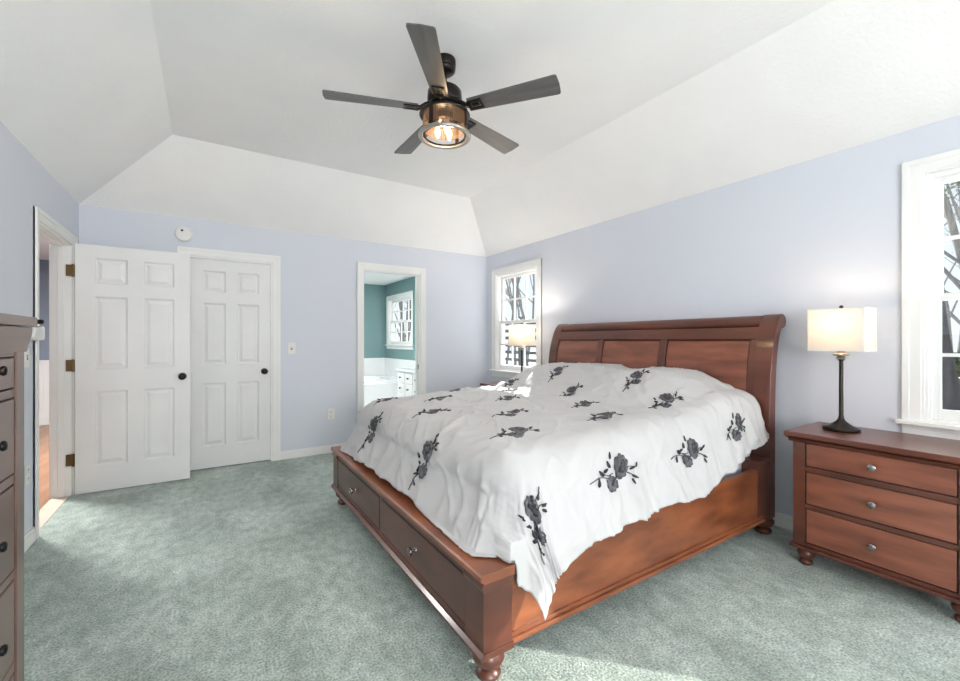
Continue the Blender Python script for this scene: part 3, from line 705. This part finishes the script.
# ------------------------------------------------------------------ ceiling fan
FXc, FYc = 1.15, 2.16
fan = empty('ceiling_fan', (FXc, FYc, HC), label='five-blade dark bronze ceiling fan with a caged drum light', cat='ceiling fan')
MB().lathe([(.062, 0), (.064, -.006), (.064, -.040), (.061, -.046), (.063, -.050), (.060, -.066), (.045, -.080), (.018, -.086)], n=40).build('canopy', 'fan_bronze', fan, smooth=True)
MB().lathe([(.0125, -.09), (.0125, -.165), (.022, -.168), (.024, -.178)], n=20).build('downrod', 'fan_bronze', fan, smooth=True)
MB().lathe([(.020, -.160), (.060, -.166), (.088, -.176), (.098, -.190), (.100, -.235), (.094, -.250), (.090, -.252), (.090, -.268), (.070, -.285), (.045, -.29)], n=48).build('motor_housing', 'fan_bronze', fan, smooth=True)
ZB = -.290
for k in range(5):
    a = math.radians(17+72*k)
    tilt = math.radians(-11)
    mb = MB()
    outline = [(.155, -.046), (.40, -.056), (.645, -.066), (.656, -.063), (.660, -.054), (.664, .0), (.660, .054), (.656, .063), (.645, .066), (.40, .056), (.155, .046)]
    A = [mb.bm.verts.new((x, y*math.cos(tilt), ZB+.0+y*math.sin(tilt)+.003)) for x, y in outline]
    B = [mb.bm.verts.new((x, y*math.cos(tilt), ZB+.0+y*math.sin(tilt)-.003)) for x, y in outline]
    for j in range(len(outline)): mb._f([A[j], A[(j+1) % len(A)], B[(j+1) % len(A)], B[j]])
    mb._f(A); mb._f(B[::-1])
    bl = mb.build('blade', 'fan_blade', fan); bl.rotation_euler.z = a
    mb = MB()
    def bx(x0, x1, y0, y1, dz0, dz1):
        v = []
        for z in (dz0, dz1):
            for x, y in ((x0, y0), (x1, y0), (x1, y1), (x0, y1)): v.append(mb.bm.verts.new((x, y*math.cos(tilt), ZB+y*math.sin(tilt)+z)))
        for q in ((3, 2, 1, 0), (4, 5, 6, 7), (0, 1, 5, 4), (1, 2, 6, 5), (2, 3, 7, 6), (3, 0, 4, 7)): mb._f([v[i] for i in q])
    bx(.150, .235, -.034, -.022, -.011, -.003); bx(.150, .235, .022, .034, -.011, -.003); bx(.223, .235, -.022, .022, -.011, -.003); bx(.150, .166, -.034, .034, -.012, -.003)
    bx(.175, .215, -.008, .008, -.010, -.003)
    mb.tube([(.085, 0, -.262), (.11, 0, -.272), (.135, 0, -.290), (.158, 0, ZB-.007)], [.016, .014, .013, .012], 10)
    mb.build('blade_bracket', 'black_metal', bl, smooth=True)
lk = MB().lathe([(.045, -.285), (.05, -.292), (.118, -.300), (.126, -.306), (.126, -.312), (.05, -.316), (.044, -.345), (0, -.347)], n=40).build('light_kit', 'fan_bronze', fan, smooth=True)
MB().ring(.135, .011, -.322, hz=.007).build('cage_ring', 'fan_bronze', lk, smooth=True)
MB().ring(.139, .014, -.440, hz=.011).build('cage_ring', 'brushed_nickel', lk, smooth=True)
MB().ring(.118, .006, -.436, hz=.004).build('cage_ring', 'fan_bronze', lk, smooth=True)
for k in range(4):
    a = math.radians(30+90*k); mb = MB().box(.137, .143, -.012, .012, -.435, -.312)
    s = mb.build('cage_strap', 'fan_bronze', lk, bevel=.002); s.rotation_euler.z = a
mb = MB()
for k in range(72):
    a = 2*PI*k/72; p = (.124*math.cos(a), .124*math.sin(a)); mb.tube([(p[0], p[1], -.322), (p[0], p[1], -.402)], .0017, 4)
for j in range(14): mb.ring(.124, .0013, -.326-j*.0058, n=48, m=4)
mb.build('mesh_drum', 'copper_mesh', lk)
for k in range(3):
    a = math.radians(20+120*k); c = (.042*math.cos(a), .042*math.sin(a))
    MB().tube([(c[0]*.6, c[1]*.6, -.34), (c[0]*.9, c[1]*.9, -.352)], .010, 12).lathe([(.0115, -.352), (.0115, -.385), (.0095, -.388)], c[0], c[1], 0, 16).build('lamp_socket', 'brushed_nickel', lk, smooth=True)
    MB().lathe([(.009, -.388), (.0145, -.402), (.0155, -.412), (.011, -.432), (.005, -.446), (0, -.452)], c[0], c[1], 0, 16).build('bulb', 'bulb_glow', lk, smooth=True)
lamp('POINT', 'fan_bulb_light', (FXc, FYc, HC-.425), None, 7, (1, .70, .42), shadow_soft_size=.05)

# ------------------------------------------------------------------ small wall things
r = empty('smoke_detector', (-.183, YB, 2.205), label='round white smoke detector on the wall above the doors', cat='smoke detector')
MB().lathe([(.070, 0), (.071, -.010), (.066, -.014), (.066, -.024), (.060, -.034), (.045, -.038), (0, -.039)], n=40, axis='y').build('housing', 'outlet_plastic', r, smooth=True)
MB().lathe([(.010, -.036), (.010, -.041), (0, -.042)], -.012, 0, .030, 14, 'y').build('sounder_grille', 'dark_slot', r, smooth=True)
MB().lathe([(.016, -.036), (.016, -.0405), (.0, -.041)], .018, 0, -.012, 16, 'y').build('test_button', 'outlet_plastic', r, smooth=True)
def plate(name, loc, rz, kind, label, cat):
    r = empty(name, loc, rz, label=label, cat=cat)
    MB().box(-.036, .036, -.006, 0, -.058, .058).build('cover_plate', 'outlet_plastic', r, bevel=.003)
    if kind == 'switch':
        MB().box(-.008, .008, -.0075, -.005, -.014, .014).build('toggle_slot', 'dark_slot', r)
        MB().prism([(-.0072, -.004), (-.0072, .008), (-.018, .014), (-.018, .006)], -.0045, .0045, 'x').build('toggle', 'outlet_plastic', r)
    else:
        for z in (-.026, .026):
            s = MB().box(-.016, .016, -.008, -.005, z-.019, z+.019).build('socket', 'outlet_plastic', r, bevel=.003)
            MB().box(-.0075, -.005, -.0088, -.0075, z-.002, z+.010).box(.005, .0075, -.0088, -.0075, z-.002, z+.010).box(-.0025, .0025, -.0088, -.0075, z-.013, z-.008).build('socket_slot', 'dark_slot', s)
    return r
plate('light_switch', (.737, YB, 1.143), 0, 'switch', 'white light switch on the back wall right of the closet door', 'light switch')
plate('wall_outlet', (1.136, YB, .422), 0, 'outlet', 'white power outlet low on the back wall left of the bed', 'outlet')
plate('light_switch', (XL, 3.55, 1.125), PI/2, 'switch', 'white light switch on the left wall between dresser and entry door', 'light switch')
plate('wall_outlet', (XL, 3.56, .43), PI/2, 'outlet', 'white power outlet on the left wall low beside the entry door', 'outlet')
r = empty('gate_bracket', (XL, 3.575, 1.232), label='white rounded bracket on the entry door casing beside the dresser top', cat='bracket')
MB().prism([(-.10, .012), (-.06, -.005), (.100, -.005), (.108, .010), (.108, .075), (.09, .082), (-.05, .070)], .018, .050, 'x').build('bracket_body', 'white_trim', r, bevel=.004)
MB().lathe([(.010, .018), (.014, .03), (.014, .055), (.008, .062), (0, .063)], 0, .035, .108, 16, 'x').build('bracket_knob', 'black_metal', r, smooth=True, label='black knob')

# ------------------------------------------------------------------ bathroom things
r = empty('bathtub', (1.95, 7.75, 0), label='white oval bathtub in a raised deck, seen through the bathroom doorway', cat='bathtub')
mb = MB(); hx, hy, zt = 1.21, .88, .50
N = 48
out = []
for k in range(N):
    a = 2*PI*k/N; c, s = math.cos(a), math.sin(a); q = 1/max(abs(c), abs(s)); out.append((hx*c*q, hy*s*q))
rings = [[(x, y, 0) for x, y in out], [(x, y, zt) for x, y in out]]
def ell(a, b2, z): return [(a*math.cos(2*PI*k/N), b2*math.sin(2*PI*k/N), z) for k in range(N)]
rings += [ell(.93, .66, zt), ell(.93, .66, zt+.035), ell(.88, .62, zt+.045), ell(.82, .56, zt+.03), ell(.74, .48, zt-.12), ell(.60, .36, zt-.36), ell(.3, .2, zt-.42)]
V = [[mb.bm.verts.new(p) for p in rr] for rr in rings]
for a, b2 in zip(V, V[1:]):
    for k in range(N): mb._f([a[k], a[(k+1) % N], b2[(k+1) % N], b2[k]])
mb._f(V[-1])
mb.build('tub_body', 'porcelain', r, smooth=True)
MB().tube([(-.62, -.72, .5), (-.62, -.72, .62), (-.58, -.66, .68), (-.52, -.58, .66)], .016, 10).build('faucet', 'knob_pewter', r, smooth=True)
for dx in (-.10, .10): MB().lathe([(.022, .50), (.02, .53), (.012, .55), (.03, .57), (0, .58)], -.62+dx, -.72, 0, 14).build('tap_handle', 'knob_pewter', r, smooth=True)
r = empty('bathroom_vanity', (2.90, 5.90, 0), label='white bathroom vanity with small drawers and dark knobs beyond the doorway', cat='vanity')
MB().box(-.27, .26, -.66, .66, .08, .735).box(-.22, .26, -.66, .66, 0, .08).build('cabinet', 'white_trim', r, bevel=.003)
MB().box(-.30, .262, -.68, .68, .735, .775).build('countertop', 'porcelain', r, bevel=.006)
for j, (ya, yb) in enumerate(((.36, .64), (.06, .33), (-.24, .03), (-.54, -.27))):
    for za, zb in ((.56, .71), (.39, .54), (.22, .37)):
        dr = MB().box(-.286, -.268, ya, yb, za, zb).build('drawer', 'white_trim', r, bevel=.004)
        k = pull_mb().build('knob', 'black_metal', dr, smooth=True); k.location = (-.286, (ya+yb)/2, (za+zb)/2)

# ------------------------------------------------------------------ outdoors
MB().box(-60, 80, -60, 80, -1.3, -1.2).build('ground', 'ground_snow', kind='structure')
def tree_mb(seed, h=9, r0=.16, lean=(0, 0), depth=5):
    rnd = random.Random(seed); mb = MB()
    def br(p, d, l, r_, k):
        pts = [Vector(p)]; rad = [r_]; n = 5 if k > 1 else 3; q = Vector(d)
        for i in range(n):
            q = (q+Vector((rnd.uniform(-.16, .16), rnd.uniform(-.16, .16), rnd.uniform(-.05, .12)))).normalized()
            pts.append(pts[-1]+q*l/n); rad.append(r_*(1-.55*(i+1)/n))
        mb.tube(pts, rad, 8 if k > 3 else (5 if k > 2 else 3))
        if k == 0: return
        for i in range(6 if k > 3 else (5 if k > 1 else 4)):
            t = rnd.uniform(.25, 1.0) if k < depth else rnd.uniform(.22, 1)
            j = min(int(t*n), n-1); a = rnd.uniform(0, 2*PI)
            s = Vector((math.cos(a), math.sin(a), rnd.uniform(.1, .8))).normalized()
            nd = (q*.5+s).normalized(); br(pts[j].lerp(pts[j+1], t*n-j), nd, l*rnd.uniform(.38, .58), rad[j]*.48, k-1)
    br((0, 0, 0), (lean[0], lean[1], 1), h, r0, depth)
    return mb
protos = [tree_mb(3, 9, .085).build('bare_tree', 'bark', smooth=True), tree_mb(11, 10, .10).build('bare_tree', 'bark', smooth=True), tree_mb(23, 8, .075).build('bare_tree', 'bark', smooth=True)]
TG = 'bare leafless trees outside the windows'; TLB = 'bare brown leafless tree standing outdoors beyond the window panes'
spots = [(13.0, 15.8), (16.5, 21.5), (12.5, 17.2), (19.5, 24.5), (8.0, 19.5), (10.8, 26), (7.4, 17.4), (15.5, 2.1), (21, 3.5), (27, 4.3), (18, -1.5), (12, 29), (13.4, 1.75), (18.5, 2.7), (15.2, 18.9), (20.5, 26.5), (9.6, 22.6)]
for i, (x, y) in enumerate(spots):
    o = protos[i] if i < 3 else protos[i % 3].copy()
    if i >= 3: COL.objects.link(o)
    o.location = (x, y, -1.25); o.rotation_euler.z = i*2.1; o.scale = (1, 1, 1+.1*(i % 4)); tag(o, TLB, 'tree', TG)
# dark trunk close to the near window and an evergreen whose boughs hang at its top
MB().tube([(7.3, 1.10, -1.3), (7.3, 1.14, -.2), (7.3, 1.17, .5), (7.3, 1.26, 1.3), (7.3, 1.36, 2.6), (7.3, 1.5, 4.5)], [.12, .10, .09, .075, .06, .04], 12).build('leaning_trunk', 'bark_dark', smooth=True, label='dark leaning tree trunk seen low in the near window', cat='tree')
def evergreen(seed, h):
    rnd = random.Random(seed); root = empty('evergreen_tree')
    MB().tube([(0, 0, 0), (0, 0, h)], [.16, .03], 8).build('trunk', 'bark', root, smooth=True)
    mb = MB()
    for k in range(75):
        z = h*(.50+.48*k/75); a = rnd.uniform(0, 2*PI); l = (h-z)*.34+.35
        d = Vector((math.cos(a), math.sin(a), -.12)); p0 = Vector((0, 0, z))
        for s in range(90):
            t = rnd.uniform(.15, 1); p = p0+d*l*t+Vector((rnd.uniform(-.12, .12), rnd.uniform(-.12, .12), rnd.uniform(-.06, .04)))*(1.2-.4*t)
            b_ = rnd.uniform(0, 2*PI); q = Vector((math.cos(b_), math.sin(b_), rnd.uniform(-.5, .3))).normalized()*rnd.uniform(.06, .12)
            sd = q.cross(Vector((0, 0, 1))).normalized()*.010
            top = mb.bm.verts.new(p+q); v = [mb.bm.verts.new(p+sd), mb.bm.verts.new(p-sd), mb.bm.verts.new(p+Vector((0, 0, .012)))]
            mb._f([v[0], v[1], top]); mb._f([v[1], v[2], top]); mb._f([v[2], v[0], top])
    mb.build('needle_foliage', 'pine_needles', root)
    return root
e = evergreen(5, 9.0); e.location = (8.8, 1.05, -1.25); tag(e, 'green evergreen with drooping boughs at the top of the near window', 'tree')
# horizontal slatted fence beyond the far window
r = empty('slatted_fence', (6.3, 8.2, -1.2), math.radians(0), label='dark grey horizontal slatted fence seen through the lower far window', cat='fence')
mb = MB()
for k in range(15): mb.box(-.012, .012, -3.2, 3.0, .35+k*.175, .35+k*.175+.075)
mb.build('fence_slats', 'fence_wood', r)
for k in range(5):
    MB().box(.012, .10, -3.2+k*1.5, -3.1+k*1.5, 0, 3.0).build('fence_post', 'fence_wood', r, bevel=.004)

# low hedge across the lawn, filling the lower near window
rnd = random.Random(9); r = empty('hedge', (11.6, 1.9, -1.2), label='dark brushy hedge across the lawn outside the near window', cat='hedge')
mb = MB()
for k in range(9000):
    p = Vector((rnd.gauss(0, .35), rnd.uniform(-3.2, 2.6), rnd.uniform(0, 1)**.7*2.15)); q = Vector((rnd.uniform(-1, 1), rnd.uniform(-1, 1), rnd.uniform(-.2, 1))).normalized()*rnd.uniform(.08, .2)
    sd = q.cross(Vector((1, .2, 0))).normalized()*.022
    v = [mb.bm.verts.new(a) for a in (p-sd, p+q*.5-sd*1.6, p+q, p+q*.5+sd*1.6)]; mb._f(v)
mb.build('hedge_foliage', 'pine_needles', r)
for k in range(8): 
    MB().tube([(0, -3+.75*k, 0), (.1, -2.9+.75*k, .9), (0, -2.8+.75*k, 1.9)], [.05, .035, .012], 6).build('hedge_stem', 'bark', r)
